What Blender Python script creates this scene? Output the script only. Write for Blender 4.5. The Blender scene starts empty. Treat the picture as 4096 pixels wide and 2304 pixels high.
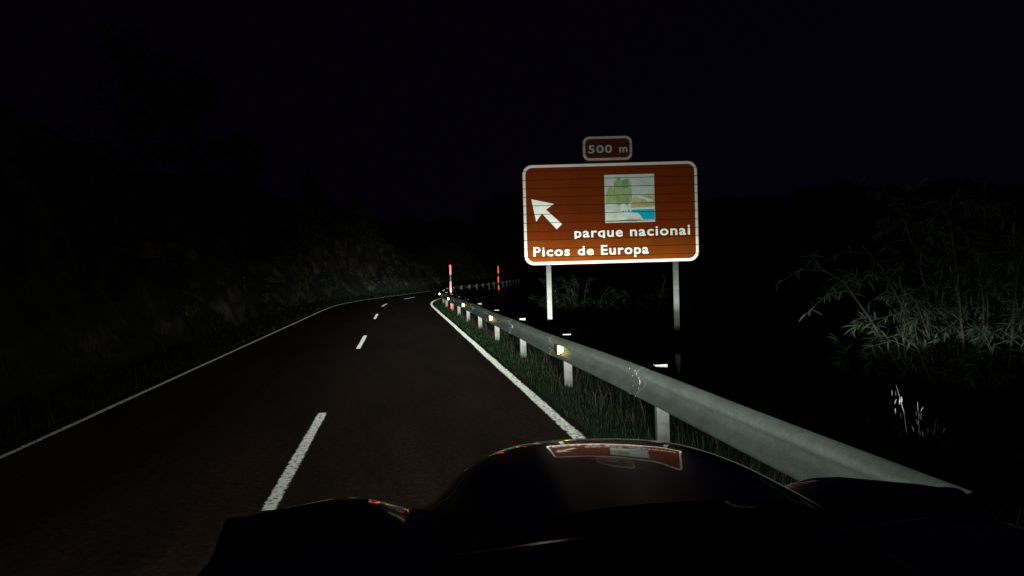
import bpy, bmesh, math, random
import numpy as np
from mathutils import Vector, Matrix, noise

sc = bpy.context.scene
COL = sc.collection
R = math.radians
random.seed(7)
rng = np.random.default_rng(7)

# ------------------------------------------------------------------ camera
CAM_H = 1.68
cam_d = bpy.data.cameras.new('camera')
cam_d.sensor_width = 36.0
cam_d.lens = 28.0
cam_d.clip_start = 0.05
cam_d.clip_end = 3000
cam = bpy.data.objects.new('camera', cam_d)
COL.objects.link(cam)
YAW, PITCH, ROLL = R(7.85), R(-1.1), R(1.55)
fw = Vector((math.sin(YAW) * math.cos(PITCH), math.cos(YAW) * math.cos(PITCH), math.sin(PITCH)))
rt = Vector((math.cos(YAW), -math.sin(YAW), 0))
up = rt.cross(fw)
r2 = rt * math.cos(ROLL) - up * math.sin(ROLL)
u2 = rt * math.sin(ROLL) + up * math.cos(ROLL)
cam.matrix_world = Matrix(((r2.x, u2.x, -fw.x, 0), (r2.y, u2.y, -fw.y, 0), (r2.z, u2.z, -fw.z, CAM_H), (0, 0, 0, 1)))
sc.camera = cam

# ------------------------------------------------------------------ night sky (last trace of dusk behind the hills)
world = bpy.data.worlds.new('World')
sc.world = world
world.use_nodes = True
wt = world.node_tree
bg = wt.nodes['Background']
sky = wt.nodes.new('ShaderNodeTexSky')
sky.sky_type = 'NISHITA'
sky.sun_disc = False
sky.sun_elevation = R(-6.0)
sky.sun_rotation = R(75)
sky.air_density = 1.0
sky.dust_density = 0.2
sky.ozone_density = 4.0
bg.inputs['Strength'].default_value = 0.05
air = wt.nodes.new('ShaderNodeBackground')
air.inputs['Color'].default_value = (0.42, 0.2, 1.0, 1)
air.inputs['Strength'].default_value = 0.0020
addw = wt.nodes.new('ShaderNodeAddShader')
wt.links.new(sky.outputs['Color'], bg.inputs['Color'])
wt.links.new(bg.outputs[0], addw.inputs[0])
wt.links.new(air.outputs[0], addw.inputs[1])
wt.links.new(addw.outputs[0], wt.nodes['World Output'].inputs['Surface'])

vs = sc.view_settings
vs.view_transform = 'Standard'
vs.look = 'None'
vs.exposure = 0.0
vs.gamma = 1.0
vs.use_curve_mapping = False
sc.render.engine = 'CYCLES'
sc.cycles.use_denoising = True
sc.cycles.max_bounces = 6
sc.cycles.sample_clamp_indirect = 4.0

# headlamp beam (the lamps themselves are built with the car)
BEAM_POWER = 65000.0
BEAM_COLOR = (0.94, 1.0, 0.90)
LAMP_Z = 0.84


# ------------------------------------------------------------------ helpers
def obj(name, mesh, mat=None, parent=None, loc=None):
    o = bpy.data.objects.new(name, mesh)
    if mat is not None and len(mesh.materials) == 0:
        mesh.materials.append(mat)
    COL.objects.link(o)
    if parent is not None:
        o.parent = parent
    if loc is not None:
        o.location = loc
    return o


def empty(name, loc=(0, 0, 0), rz=0.0):
    o = bpy.data.objects.new(name, None)
    o.empty_display_size = 0.1
    COL.objects.link(o)
    o.location = loc
    o.rotation_euler = (0, 0, rz)
    return o


def tag(o, label=None, cat=None, group=None, kind=None):
    for k, v in (('label', label), ('category', cat), ('group', group), ('kind', kind)):
        if v:
            o[k] = v
    return o


def mesh_np(name, verts, faces, smooth=False):
    me = bpy.data.meshes.new(name)
    me.from_pydata([tuple(v) for v in verts], [], [tuple(f) for f in faces])
    if smooth:
        me.polygons.foreach_set('use_smooth', [True] * len(me.polygons))
    me.update()
    return me


def bm_mesh(name, bm, smooth=False):
    me = bpy.data.meshes.new(name)
    bmesh.ops.recalc_face_normals(bm, faces=bm.faces)
    bm.to_mesh(me)
    bm.free()
    if smooth:
        me.polygons.foreach_set('use_smooth', [True] * len(me.polygons))
    return me


def bm_box(bm, x0, x1, y0, y1, z0, z1):
    vs_ = [bm.verts.new(p) for p in ((x0, y0, z0), (x1, y0, z0), (x1, y1, z0), (x0, y1, z0),
                                     (x0, y0, z1), (x1, y0, z1), (x1, y1, z1), (x0, y1, z1))]
    for f in ((0, 3, 2, 1), (4, 5, 6, 7), (0, 1, 5, 4), (1, 2, 6, 5), (2, 3, 7, 6), (3, 0, 4, 7)):
        bm.faces.new([vs_[i] for i in f])


def bevel_all(bm, w, seg=1):
    bmesh.ops.bevel(bm, geom=bm.edges[:], offset=w, segments=seg, affect='EDGES', clamp_overlap=True)


def tube(bm, pts, radii, n=6, cap=True):
    rings = []
    for i, p in enumerate(pts):
        a = pts[max(0, i - 1)]
        b = pts[min(len(pts) - 1, i + 1)]
        t = (Vector(b) - Vector(a)).normalized()
        s = t.cross(Vector((0.31, 0.12, 0.94)))
        if s.length < 1e-3:
            s = t.cross(Vector((1, 0, 0)))
        s.normalize()
        w = t.cross(s)
        rings.append([bm.verts.new(Vector(p) + (s * math.cos(k * 2 * math.pi / n) + w * math.sin(k * 2 * math.pi / n)) * radii[i]) for k in range(n)])
    for i in range(len(rings) - 1):
        for k in range(n):
            bm.faces.new((rings[i][k], rings[i][(k + 1) % n], rings[i + 1][(k + 1) % n], rings[i + 1][k]))
    if cap:
        bm.faces.new(rings[0][::-1])
        bm.faces.new(rings[-1])


# ------------------------------------------------------------------ materials
def new_mat(name):
    m = bpy.data.materials.new(name)
    m.use_nodes = True
    nt = m.node_tree
    nt.nodes.clear()
    out = nt.nodes.new('ShaderNodeOutputMaterial')
    return m, nt, out


def N(nt, kind, **kw):
    n = nt.nodes.new(kind)
    for k, v in kw.items():
        if k.startswith('i_'):
            n.inputs[k[2:].replace('_', ' ')].default_value = v
        else:
            setattr(n, k, v)
    return n


def noise_node(nt, scale, detail=4.0, rough=0.6, coord='Object', stretch=None):
    tc = nt.nodes.new('ShaderNodeTexCoord')
    nz = nt.nodes.new('ShaderNodeTexNoise')
    nz.inputs['Scale'].default_value = scale
    nz.inputs['Detail'].default_value = detail
    nz.inputs['Roughness'].default_value = rough
    if stretch:
        mp = nt.nodes.new('ShaderNodeMapping')
        mp.inputs['Scale'].default_value = stretch
        nt.links.new(tc.outputs[coord], mp.inputs[0])
        nt.links.new(mp.outputs[0], nz.inputs[0])
    else:
        nt.links.new(tc.outputs[coord], nz.inputs[0])
    return nz


def ramp(nt, src, stops):
    r = nt.nodes.new('ShaderNodeValToRGB')
    el = r.color_ramp.elements
    while len(el) < len(stops):
        el.new(0.5)
    for e, (p, c) in zip(el, stops):
        e.position = p
        e.color = c if len(c) == 4 else (*c, 1)
    nt.links.new(src, r.inputs[0])
    return r


def bump(nt, src, strength, dist):
    b = nt.nodes.new('ShaderNodeBump')
    b.inputs['Strength'].default_value = strength
    b.inputs['Distance'].default_value = dist
    nt.links.new(src, b.inputs['Height'])
    return b


def plain(name, color, rough=0.6, metallic=0.0, scale=8.0, var=0.35, bumpd=0.002, bstr=0.4, coat=0.0, detail=5.0, stretch=None):
    m, nt, out = new_mat(name)
    p = nt.nodes.new('ShaderNodeBsdfPrincipled')
    nz = noise_node(nt, scale, detail, 0.65, stretch=stretch)
    lo = tuple(c * (1 - var) for c in color)
    hi = tuple(min(1, c * (1 + var)) for c in color)
    r = ramp(nt, nz.outputs[0], [(0.3, lo), (0.7, hi)])
    nt.links.new(r.outputs[0], p.inputs['Base Color'])
    p.inputs['Roughness'].default_value = rough
    p.inputs['Metallic'].default_value = metallic
    p.inputs['Coat Weight'].default_value = coat
    if bstr > 0:
        b = bump(nt, nz.outputs[0], bstr, bumpd)
        nt.links.new(b.outputs[0], p.inputs['Normal'])
    nt.links.new(p.outputs[0], out.inputs[0])
    return m


def retro(name, color, lobe=0.26, share=0.8, diffuse=None, dirt=0.25, scale=6.0, stretch=None):
    """Retroreflective sheeting or beaded paint: most of the light goes back in a narrow lobe towards where it came
    from (a microfacet lobe centred on the viewing ray, as in glass-bead and prism sheeting), the rest is diffuse."""
    m, nt, out = new_mat(name)
    geo = nt.nodes.new('ShaderNodeNewGeometry')
    g = nt.nodes.new('ShaderNodeBsdfGlossy')
    g.distribution = 'GGX'
    g.inputs['Roughness'].default_value = lobe
    d = nt.nodes.new('ShaderNodeBsdfDiffuse')
    nz = noise_node(nt, scale, 6.0, 0.7, stretch=stretch)
    lo = tuple(c * (1 - dirt) for c in color)
    r = ramp(nt, nz.outputs[0], [(0.35, lo), (0.62, color)])
    nt.links.new(r.outputs[0], g.inputs['Color'])
    if diffuse is None:
        nt.links.new(r.outputs[0], d.inputs['Color'])
    else:
        d.inputs['Color'].default_value = (*diffuse, 1)
    nt.links.new(geo.outputs['Incoming'], g.inputs['Normal'])
    mx = nt.nodes.new('ShaderNodeMixShader')
    mx.inputs[0].default_value = share
    nt.links.new(d.outputs[0], mx.inputs[1])
    nt.links.new(g.outputs[0], mx.inputs[2])
    nt.links.new(mx.outputs[0], out.inputs[0])
    m['retro_mix'] = mx.name
    return m


def asphalt_shader(nt):
    nz = noise_node(nt, 16.0, 9.0, 0.92)
    big = noise_node(nt, 1.1, 6.0, 0.7, stretch=(1.3, 0.2, 1.0))
    c1 = ramp(nt, nz.outputs[0], [(0.34, (0.020, 0.010, 0.0055)), (0.5, (0.062, 0.031, 0.018)), (0.7, (0.22, 0.125, 0.08))])
    c2 = ramp(nt, big.outputs[0], [(0.3, (0.4, 0.42, 0.44)), (0.7, (1.5, 1.45, 1.4))])
    mul = nt.nodes.new('ShaderNodeMix')
    mul.data_type = 'RGBA'
    mul.blend_type = 'MULTIPLY'
    mul.inputs['Factor'].default_value = 1.0
    nt.links.new(c1.outputs[0], mul.inputs['A'])
    nt.links.new(c2.outputs[0], mul.inputs['B'])
    p = nt.nodes.new('ShaderNodeBsdfPrincipled')
    p.inputs['Roughness'].default_value = 0.85
    p.inputs['Specular IOR Level'].default_value = 0.25
    b = bump(nt, nz.outputs[0], 0.9, 0.006)
    nt.links.new(mul.outputs['Result'], p.inputs['Base Color'])
    nt.links.new(b.outputs[0], p.inputs['Normal'])
    return p


def mat_asphalt():
    m, nt, out = new_mat('asphalt')
    p = asphalt_shader(nt)
    nt.links.new(p.outputs[0], out.inputs[0])
    return m


def mat_road_paint(name, wear=0.42, share=0.5, lobe=0.62, color=(0.8, 0.82, 0.76)):
    m, nt, out = new_mat(name)
    geo = nt.nodes.new('ShaderNodeNewGeometry')
    g = nt.nodes.new('ShaderNodeBsdfGlossy')
    g.distribution = 'GGX'
    g.inputs['Roughness'].default_value = lobe
    d = nt.nodes.new('ShaderNodeBsdfDiffuse')
    nz = noise_node(nt, 34.0, 6.0, 0.75)
    r = ramp(nt, nz.outputs[0], [(0.3, tuple(c * 0.72 for c in color)), (0.62, color)])
    for n in (g, d):
        nt.links.new(r.outputs[0], n.inputs['Color'])
    nt.links.new(geo.outputs['Incoming'], g.inputs['Normal'])
    mx = nt.nodes.new('ShaderNodeMixShader')
    mx.inputs[0].default_value = share
    nt.links.new(d.outputs[0], mx.inputs[1])
    nt.links.new(g.outputs[0], mx.inputs[2])
    # worn patches and chips, heavier along the rims of the stripe (UV.x runs across it)
    uv = nt.nodes.new('ShaderNodeUVMap')
    sep = nt.nodes.new('ShaderNodeSeparateXYZ')
    nt.links.new(uv.outputs[0], sep.inputs[0])
    ce = N(nt, 'ShaderNodeMath', operation='SUBTRACT')
    nt.links.new(sep.outputs[0], ce.inputs[0])
    ce.inputs[1].default_value = 0.5
    ab = N(nt, 'ShaderNodeMath', operation='ABSOLUTE')
    nt.links.new(ce.outputs[0], ab.inputs[0])
    mr = nt.nodes.new('ShaderNodeMapRange')
    mr.inputs[1].default_value = 0.30
    mr.inputs[2].default_value = 0.5
    mr.inputs[3].default_value = 0.0
    mr.inputs[4].default_value = 0.20
    nt.links.new(ab.outputs[0], mr.inputs[0])
    wn = noise_node(nt, 22.0, 9.0, 0.78)
    ad = N(nt, 'ShaderNodeMath', operation='ADD')
    nt.links.new(wn.outputs[0], ad.inputs[0])
    nt.links.new(mr.outputs[0], ad.inputs[1])
    th = ramp(nt, ad.outputs[0], [(1 - wear - 0.03, (0, 0, 0)), (1 - wear + 0.05, (1, 1, 1))])
    a = asphalt_shader(nt)
    fin = nt.nodes.new('ShaderNodeMixShader')
    nt.links.new(th.outputs[0], fin.inputs[0])
    nt.links.new(mx.outputs[0], fin.inputs[1])
    nt.links.new(a.outputs[0], fin.inputs[2])
    nt.links.new(fin.outputs[0], out.inputs[0])
    return m


def mat_leaf(name, c0, c1, rough=0.5):
    m, nt, out = new_mat(name)
    geo = nt.nodes.new('ShaderNodeNewGeometry')
    p = nt.nodes.new('ShaderNodeBsdfPrincipled')
    r = ramp(nt, geo.outputs['Random Per Island'], [(0.0, c0), (1.0, c1)])
    nt.links.new(r.outputs[0], p.inputs['Base Color'])
    p.inputs['Roughness'].default_value = rough
    p.inputs['Specular IOR Level'].default_value = 0.25
    t = nt.nodes.new('ShaderNodeBsdfTranslucent')
    nt.links.new(r.outputs[0], t.inputs['Color'])
    mx = nt.nodes.new('ShaderNodeMixShader')
    mx.inputs[0].default_value = 0.25
    nt.links.new(p.outputs[0], mx.inputs[1])
    nt.links.new(t.outputs[0], mx.inputs[2])
    nt.links.new(mx.outputs[0], out.inputs[0])
    return m


def mat_rock():
    m, nt, out = new_mat('bank_rock')
    p = nt.nodes.new('ShaderNodeBsdfPrincipled')
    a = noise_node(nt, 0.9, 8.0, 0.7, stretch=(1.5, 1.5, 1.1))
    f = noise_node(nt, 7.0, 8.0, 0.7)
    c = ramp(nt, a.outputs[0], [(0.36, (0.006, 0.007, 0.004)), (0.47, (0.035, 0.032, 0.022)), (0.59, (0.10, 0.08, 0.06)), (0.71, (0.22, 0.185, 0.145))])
    tc = nt.nodes.new('ShaderNodeTexCoord')
    vo = nt.nodes.new('ShaderNodeTexVoronoi')
    vo.feature = 'DISTANCE_TO_EDGE'
    vo.inputs['Scale'].default_value = 0.85
    wv = N(nt, 'ShaderNodeVectorMath', operation='MULTIPLY_ADD')
    wv.inputs[1].default_value = (0.8, 0.8, 0.8)
    nt.links.new(f.outputs['Color'], wv.inputs[0])
    nt.links.new(tc.outputs['Object'], wv.inputs[2])
    nt.links.new(wv.outputs[0], vo.inputs['Vector'])
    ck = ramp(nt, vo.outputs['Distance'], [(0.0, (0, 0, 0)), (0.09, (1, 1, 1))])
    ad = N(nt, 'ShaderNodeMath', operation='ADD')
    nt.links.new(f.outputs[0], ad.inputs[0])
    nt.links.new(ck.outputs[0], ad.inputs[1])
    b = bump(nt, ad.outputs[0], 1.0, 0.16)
    nt.links.new(c.outputs[0], p.inputs['Base Color'])
    nt.links.new(b.outputs[0], p.inputs['Normal'])
    p.inputs['Roughness'].default_value = 0.9
    nt.links.new(p.outputs[0], out.inputs[0])
    return m


def mat_ground():
    m, nt, out = new_mat('ground_soil')
    p = nt.nodes.new('ShaderNodeBsdfPrincipled')
    a = noise_node(nt, 1.4, 8.0, 0.7)
    c = ramp(nt, a.outputs[0], [(0.3, (0.020, 0.026, 0.012)), (0.5, (0.045, 0.05, 0.022)), (0.7, (0.075, 0.06, 0.04))])
    b = bump(nt, a.outputs[0], 0.8, 0.15)
    nt.links.new(c.outputs[0], p.inputs['Base Color'])
    nt.links.new(b.outputs[0], p.inputs['Normal'])
    p.inputs['Roughness'].default_value = 0.95
    nt.links.new(p.outputs[0], out.inputs[0])
    return m


def mat_galvanised(name, color, rough, scale=14.0, metallic=0.55, var=0.3):
    m, nt, out = new_mat(name)
    p = nt.nodes.new('ShaderNodeBsdfPrincipled')
    a = noise_node(nt, scale, 7.0, 0.7)
    s = noise_node(nt, 2.2, 6.0, 0.7, stretch=(1, 1, 3.0))
    c = ramp(nt, a.outputs[0], [(0.3, tuple(x * (1 - var) for x in color)), (0.7, tuple(x * (1 + var) for x in color))])
    d = ramp(nt, s.outputs[0], [(0.35, (0.72, 0.70, 0.66)), (0.62, (1, 1, 1))])
    mul = nt.nodes.new('ShaderNodeMix')
    mul.data_type = 'RGBA'
    mul.blend_type = 'MULTIPLY'
    mul.inputs['Factor'].default_value = 1.0
    nt.links.new(c.outputs[0], mul.inputs['A'])
    nt.links.new(d.outputs[0], mul.inputs['B'])
    nt.links.new(mul.outputs['Result'], p.inputs['Base Color'])
    rr = nt.nodes.new('ShaderNodeMapRange')
    rr.inputs[3].default_value = rough - 0.08
    rr.inputs[4].default_value = rough + 0.1
    nt.links.new(a.outputs[0], rr.inputs[0])
    nt.links.new(rr.outputs[0], p.inputs['Roughness'])
    p.inputs['Metallic'].default_value = metallic
    nt.links.new(p.outputs[0], out.inputs[0])
    return m


M = {}
M['asphalt'] = mat_asphalt()
M['line'] = mat_road_paint('edge_line_paint', 0.475)
M['dash'] = mat_road_paint('lane_dash_paint', 0.455)
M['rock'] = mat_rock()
M['ground'] = mat_ground()
M['grass'] = mat_leaf('grass_blade', (0.012, 0.046, 0.014), (0.036, 0.08, 0.024))
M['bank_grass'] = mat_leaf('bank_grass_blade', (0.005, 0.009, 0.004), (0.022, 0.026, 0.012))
M['dry'] = mat_leaf('dry_grass', (0.05, 0.033, 0.022), (0.12, 0.085, 0.06))
M['oat'] = mat_leaf('oat_straw', (0.04, 0.04, 0.035), (0.2, 0.195, 0.18))
M['willow'] = mat_leaf('willow_leaf', (0.006, 0.013, 0.006), (0.040, 0.056, 0.034), 0.65)
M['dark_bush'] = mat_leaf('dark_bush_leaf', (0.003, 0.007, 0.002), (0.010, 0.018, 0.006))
M['lit_bush'] = mat_leaf('lit_bush_leaf', (0.06, 0.075, 0.04), (0.17, 0.17, 0.11))  # headlight on the far bank painted in as a paler bush leaf
M['bush'] = mat_leaf('bush_leaf', (0.035, 0.06, 0.02), (0.09, 0.12, 0.04))
M['bark'] = plain('bark', (0.016, 0.014, 0.010), 0.9, scale=9.0, bumpd=0.01)
M['rail'] = mat_galvanised('rail_galvanised', (0.115, 0.135, 0.127), 0.62, scale=30.0, var=0.16)
M['post'] = mat_galvanised('post_galvanised', (0.22, 0.225, 0.21), 0.6, metallic=0.2, var=0.15)
M['bolt'] = mat_galvanised('bolt_zinc', (0.5, 0.5, 0.5), 0.35, metallic=0.9)
M['sign_post'] = mat_galvanised('sign_post_zinc', (0.14, 0.144, 0.138), 0.5, metallic=0.2, var=0.12)
M['brown'] = retro('sheeting_brown', (0.24, 0.040, 0.007), 0.53, 0.75, dirt=0.22, scale=1.4)
M['white'] = retro('sheeting_white', (0.9, 0.9, 0.84), 0.495, 0.75, dirt=0.14, scale=3.0)
M['brown_new_glow'] = retro('sheeting_brown_newer_glow', (0.23, 0.050, 0.006), 0.50, 0.76, dirt=0.22, scale=1.4)  # newer low slats, plus the beam's stronger glow there put into the colour
M['white_new_glow'] = retro('sheeting_white_newer_glow', (0.9, 0.9, 0.84), 0.47, 0.78, dirt=0.1, scale=3.0)  # newer white sheets low on the sign, with the beam glow added in
M['brown_plate'] = retro('sheeting_brown_plate', (0.13, 0.034, 0.018), 0.58, 0.7, dirt=0.3, scale=2.0)  # distance plate: greyer and less reflective than the main face
M['white_plate'] = retro('sheeting_white_plate', (0.72, 0.68, 0.64), 0.57, 0.7, dirt=0.25, scale=4.0)
M['white_letter'] = retro('sheeting_white_letters', (0.9, 0.93, 0.87), 0.465, 0.8, dirt=0.14, scale=3.0)
M['sheet_pale'] = retro('sheeting_pale', (0.78, 0.86, 0.80), 0.475, 0.75, dirt=0.3, scale=4.0)
M['sheet_sky'] = retro('sheeting_grey', (0.62, 0.69, 0.66), 0.475, 0.75, dirt=0.22, scale=4.0)
M['sheet_green'] = retro('sheeting_green', (0.36, 0.52, 0.24), 0.475, 0.75, dirt=0.4, scale=5.0)
M['sheet_leaf'] = retro('sheeting_dark_green', (0.22, 0.40, 0.18), 0.475, 0.75, dirt=0.4, scale=6.0)
M['sheet_olive'] = retro('sheeting_olive', (0.50, 0.52, 0.26), 0.475, 0.75, dirt=0.3, scale=4.0)
M['sheet_blue'] = retro('sheeting_blue', (0.01, 0.42, 0.60), 0.475, 0.75, dirt=0.1, scale=4.0)
M['sign_back'] = plain('sign_backing', (0.015, 0.014, 0.013), 0.7)
M['amber'] = retro('reflector_prism', (0.95, 0.74, 0.16), 0.36, 0.9, diffuse=(0.5, 0.4, 0.05), dirt=0.1, scale=30.0)
M['amber_body'] = plain('reflector_plastic', (0.42, 0.33, 0.035), 0.5, scale=30.0)
M['red'] = retro('pole_red', (0.98, 0.020, 0.028), 0.26, 0.88, diffuse=(0.4, 0.02, 0.02), dirt=0.1, scale=20.0)
M['pole_white'] = plain('pole_white', (0.5, 0.52, 0.42), 0.6, scale=20.0)
M['paint_black'] = None

# car paint
m, nt, out = new_mat('car_paint')
p = nt.nodes.new('ShaderNodeBsdfPrincipled')
p.inputs['Base Color'].default_value = (0.006, 0.006, 0.008, 1)
p.inputs['Roughness'].default_value = 0.3
p.inputs['Coat Weight'].default_value = 1.0
p.inputs['Coat Roughness'].default_value = 0.012
nz = noise_node(nt, 9.0, 3.0, 0.5)
dst = noise_node(nt, 260.0, 2.0, 0.5)
rr = ramp(nt, dst.outputs[0], [(0.68, (0.012, 0.012, 0.012)), (0.8, (0.12, 0.12, 0.12))])
nt.links.new(rr.outputs[0], p.inputs['Coat Roughness'])
b = bump(nt, nz.outputs[0], 0.03, 0.002)
nt.links.new(b.outputs[0], p.inputs['Coat Normal'])
nt.links.new(p.outputs[0], out.inputs[0])
M['paint'] = m
M['rubber'] = plain('black_rubber', (0.012, 0.012, 0.012), 0.45)
M['plastic'] = plain('black_plastic', (0.015, 0.015, 0.015), 0.55)
M['chrome'] = plain('wiper_metal', (0.4, 0.4, 0.42), 0.22, metallic=1.0, var=0.1, bstr=0.1)
M['lens'] = plain('headlight_lens', (0.6, 0.62, 0.65), 0.12, var=0.05)

# ------------------------------------------------------------------ road axis
DS = 0.5
S0, S1 = -14.0, 300.0
_s = np.arange(S0, S1 + DS, DS)


def heading(s):
    if s < 41:
        return -0.0040
    if s < 64:
        t = (s - 41) / 23.0
        return -0.0040 + 0.238 * (t * t * (3 - 2 * t) * 0.5 + t * 0.5)
    return 0.234 + 0.0012 * max(0.0, s - 115)


_x = np.zeros_like(_s)
_y = np.zeros_like(_s)
_h = np.array([heading(v) for v in _s])
i0 = int(round((0 - S0) / DS))
_x[i0], _y[i0] = -0.985, 0.0
for i in range(i0 + 1, len(_s)):
    _x[i] = _x[i - 1] + math.sin(_h[i - 1]) * DS
    _y[i] = _y[i - 1] + math.cos(_h[i - 1]) * DS
for i in range(i0 - 1, -1, -1):
    _x[i] = _x[i + 1] - math.sin(_h[i]) * DS
    _y[i] = _y[i + 1] - math.cos(_h[i]) * DS


def P(s, o, z=0.0):
    x = np.interp(s, _s, _x)
    y = np.interp(s, _s, _y)
    h = np.interp(s, _s, _h)
    return Vector((x + math.cos(h) * o, y - math.sin(h) * o, z))


def HD(s):
    return float(np.interp(s, _s, _h))


def offs(X, Y):
    """signed distance from the road axis, to the right"""
    h = np.interp(Y, _y, _h)
    return (X - np.interp(Y, _y, _x)) * np.cos(h)


def sstep(a, b, x):
    t = np.clip((x - a) / (b - a), 0, 1)
    return t * t * (3 - 2 * t)


def fbm2(X, Y, sc_, oct_=4):
    out_ = np.zeros(X.shape)
    it = np.nditer(X, flags=['multi_index'])
    for v in it:
        i = it.multi_index
        out_[i] = noise.fractal(Vector((float(v) * sc_, float(Y[i]) * sc_, 3.7)), 1.0, 2.0, oct_)
    return out_


def ground_h(X, Y, rough=None):
    o = offs(X, Y)
    z = np.full(np.shape(o), -0.03)
    # right: verge held level past the rail to block light, then the valley slope
    z = np.where(o > 2.8, -0.03 - 0.03 * sstep(2.8, 3.7, o) - 0.62 * np.clip(o - 4.7, 0, None), z)
    z = np.maximum(z, -22 - 0 * o)
    far = np.hypot(X, Y)
    z = np.where(o > 3.7, z + sstep(190, 520, far) * (22 + 0.072 * far), z)
    # left: verge, foot of the cutting, hillside
    lf = np.clip(-o - 4.4, 0, None)
    z = np.where(o < -3.0, -0.03 + 0.10 * sstep(3.0, 4.4, -o) + np.minimum(lf * 1.15, 3.5 + lf * 0.22), z)
    if rough is not None:
        amp = np.clip(np.abs(o) - 4.2, 0, 12) / 12
        z = z + rough * amp * (1.2 + np.clip(far, 0, 600) * 0.03)
    return z


# ------------------------------------------------------------------ setting: terrain
gx = np.concatenate([np.linspace(-420, -60, 26), np.linspace(-54, -10, 24), np.linspace(-9, 14, 70), np.linspace(15, 60, 34), np.linspace(66, 700, 60)])
gy = np.concatenate([np.linspace(-60, -6, 12), np.linspace(-4, 110, 130), np.linspace(114, 240, 26), np.linspace(260, 900, 34)])
GX, GY = np.meshgrid(gx, gy)
RN = fbm2(GX, GY, 0.035, 5)
GZ = ground_h(GX, GY, RN)
nx, ny = len(gx), len(gy)
idx = np.arange(nx * ny).reshape(ny, nx)
faces = np.stack([idx[:-1, :-1], idx[:-1, 1:], idx[1:, 1:], idx[1:, :-1]], -1).reshape(-1, 4)
terrain = obj('ground', mesh_np('ground', np.stack([GX, GY, GZ], -1).reshape(-1, 3), faces.tolist(), True), M['ground'])
tag(terrain, 'dark grassy hillside and valley slope around the road', None, None, 'structure')


def strip(name, s_list, o0, o1, z, mat, parent=None, uv=True, wob=0.0):
    v, f, uvs = [], [], []
    for s in s_list:
        j0 = wob * noise.noise(Vector((s * 0.9, 1.3, o0)))
        j1 = wob * noise.noise(Vector((s * 0.9, 8.3, o1)))
        v += [P(s, o0 + j0, z), P(s, o1 + j1, z)]
    for i in range(len(s_list) - 1):
        f.append((2 * i, 2 * i + 1, 2 * i + 3, 2 * i + 2))
    me = mesh_np(name, v, f)
    if uv:
        l = me.uv_layers.new(name='UVMap')
        for poly in me.polygons:
            for li in poly.loop_indices:
                vi = me.loops[li].vertex_index
                l.data[li].uv = (vi % 2, s_list[vi // 2])
    return obj(name, me, mat, parent)


road = tag(strip('road', np.arange(-14, 260, 1.0), -3.12, 2.86, 0.0, M['asphalt']), 'dark asphalt mountain road curving right in the headlights', None, None, 'structure')
strip('edge_line', np.arange(-14, 200, 0.5), 2.645, 2.815, 0.004, M['line'], road, wob=0.018)
strip('edge_line', np.arange(-14, 200, 0.5), -2.985, -2.885, 0.004, M['line'], road, wob=0.012)
for k in range(-1, 12):
    a = 5.95 + 12.95 * k
    strip('lane_dash', np.linspace(a, a + 4.15, 12), -0.065, 0.065, 0.004, M['dash'], road, wob=0.008)

# ------------------------------------------------------------------ setting: rock cutting on the left
bs = np.arange(-6, 150, 0.42)
bt = np.linspace(0, 1, 46)
v = []
for s in bs:
    for t in bt:
        hgt = t * 7.0
        o = -4.55 - 2.4 * t ** 0.8 - 0.0
        if t > 0.72:
            o -= (t - 0.72) * 9
        n1 = noise.fractal(Vector((s * 0.22, hgt * 0.10, 1.0)), 1.0, 2.0, 4)
        n2 = noise.fractal(Vector((s * 0.95, hgt * 0.42, 5.0)), 0.9, 2.1, 4)
        n3 = noise.cell(Vector((s * 0.55 + 0.3 * n1, hgt * 0.38 + 0.4 * n2, 2.0)))
        o -= 0.9 * n1 + 0.38 * n2 + 0.45 * n3 * min(1, t * 4)
        hz = hgt + 0.25 * n2 - 0.25
        v.append(P(s, o, hz * (0.8 + 0.25 * math.sin(s * 0.11))))
nb, nt_ = len(bs), len(bt)
idx = np.arange(nb * nt_).reshape(nb, nt_)
faces = np.stack([idx[:-1, :-1], idx[1:, :-1], idx[1:, 1:], idx[:-1, 1:]], -1).reshape(-1, 4)
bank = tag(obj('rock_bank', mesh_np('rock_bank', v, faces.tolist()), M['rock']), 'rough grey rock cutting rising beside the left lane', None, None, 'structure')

# ------------------------------------------------------------------ guardrail
rail_root = empty('guardrail', P(-3, 3.3))
tag(rail_root, 'galvanised steel guardrail with amber reflectors along the right verge', 'guardrail')
inv = Matrix.Translation(-Vector(rail_root.location))
PROF = [(-.156, .010), (-.147, .030), (-.130, .062), (-.112, .079), (-.096, .083), (-.080, .079), (-.060, .055), (-.040, .022), (-.022, .004), (0, 0),
        (.022, .004), (.040, .022), (.060, .055), (.080, .079), (.096, .083), (.112, .079), (.130, .062), (.147, .030), (.156, .010)]
RAIL_O = 3.235          # trough of the W profile
RAIL_Z = 0.595
SP = 4.30
posts = [7.33 + SP * k for k in range(-2, 26)]
prof = PROF + [(z, d - .004) for z, d in PROF[::-1]]


def rail_z(s):
    return RAIL_Z + 0.012 * math.sin(s * 0.31) + 0.008 * math.sin(s * 0.83 + 1)


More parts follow.
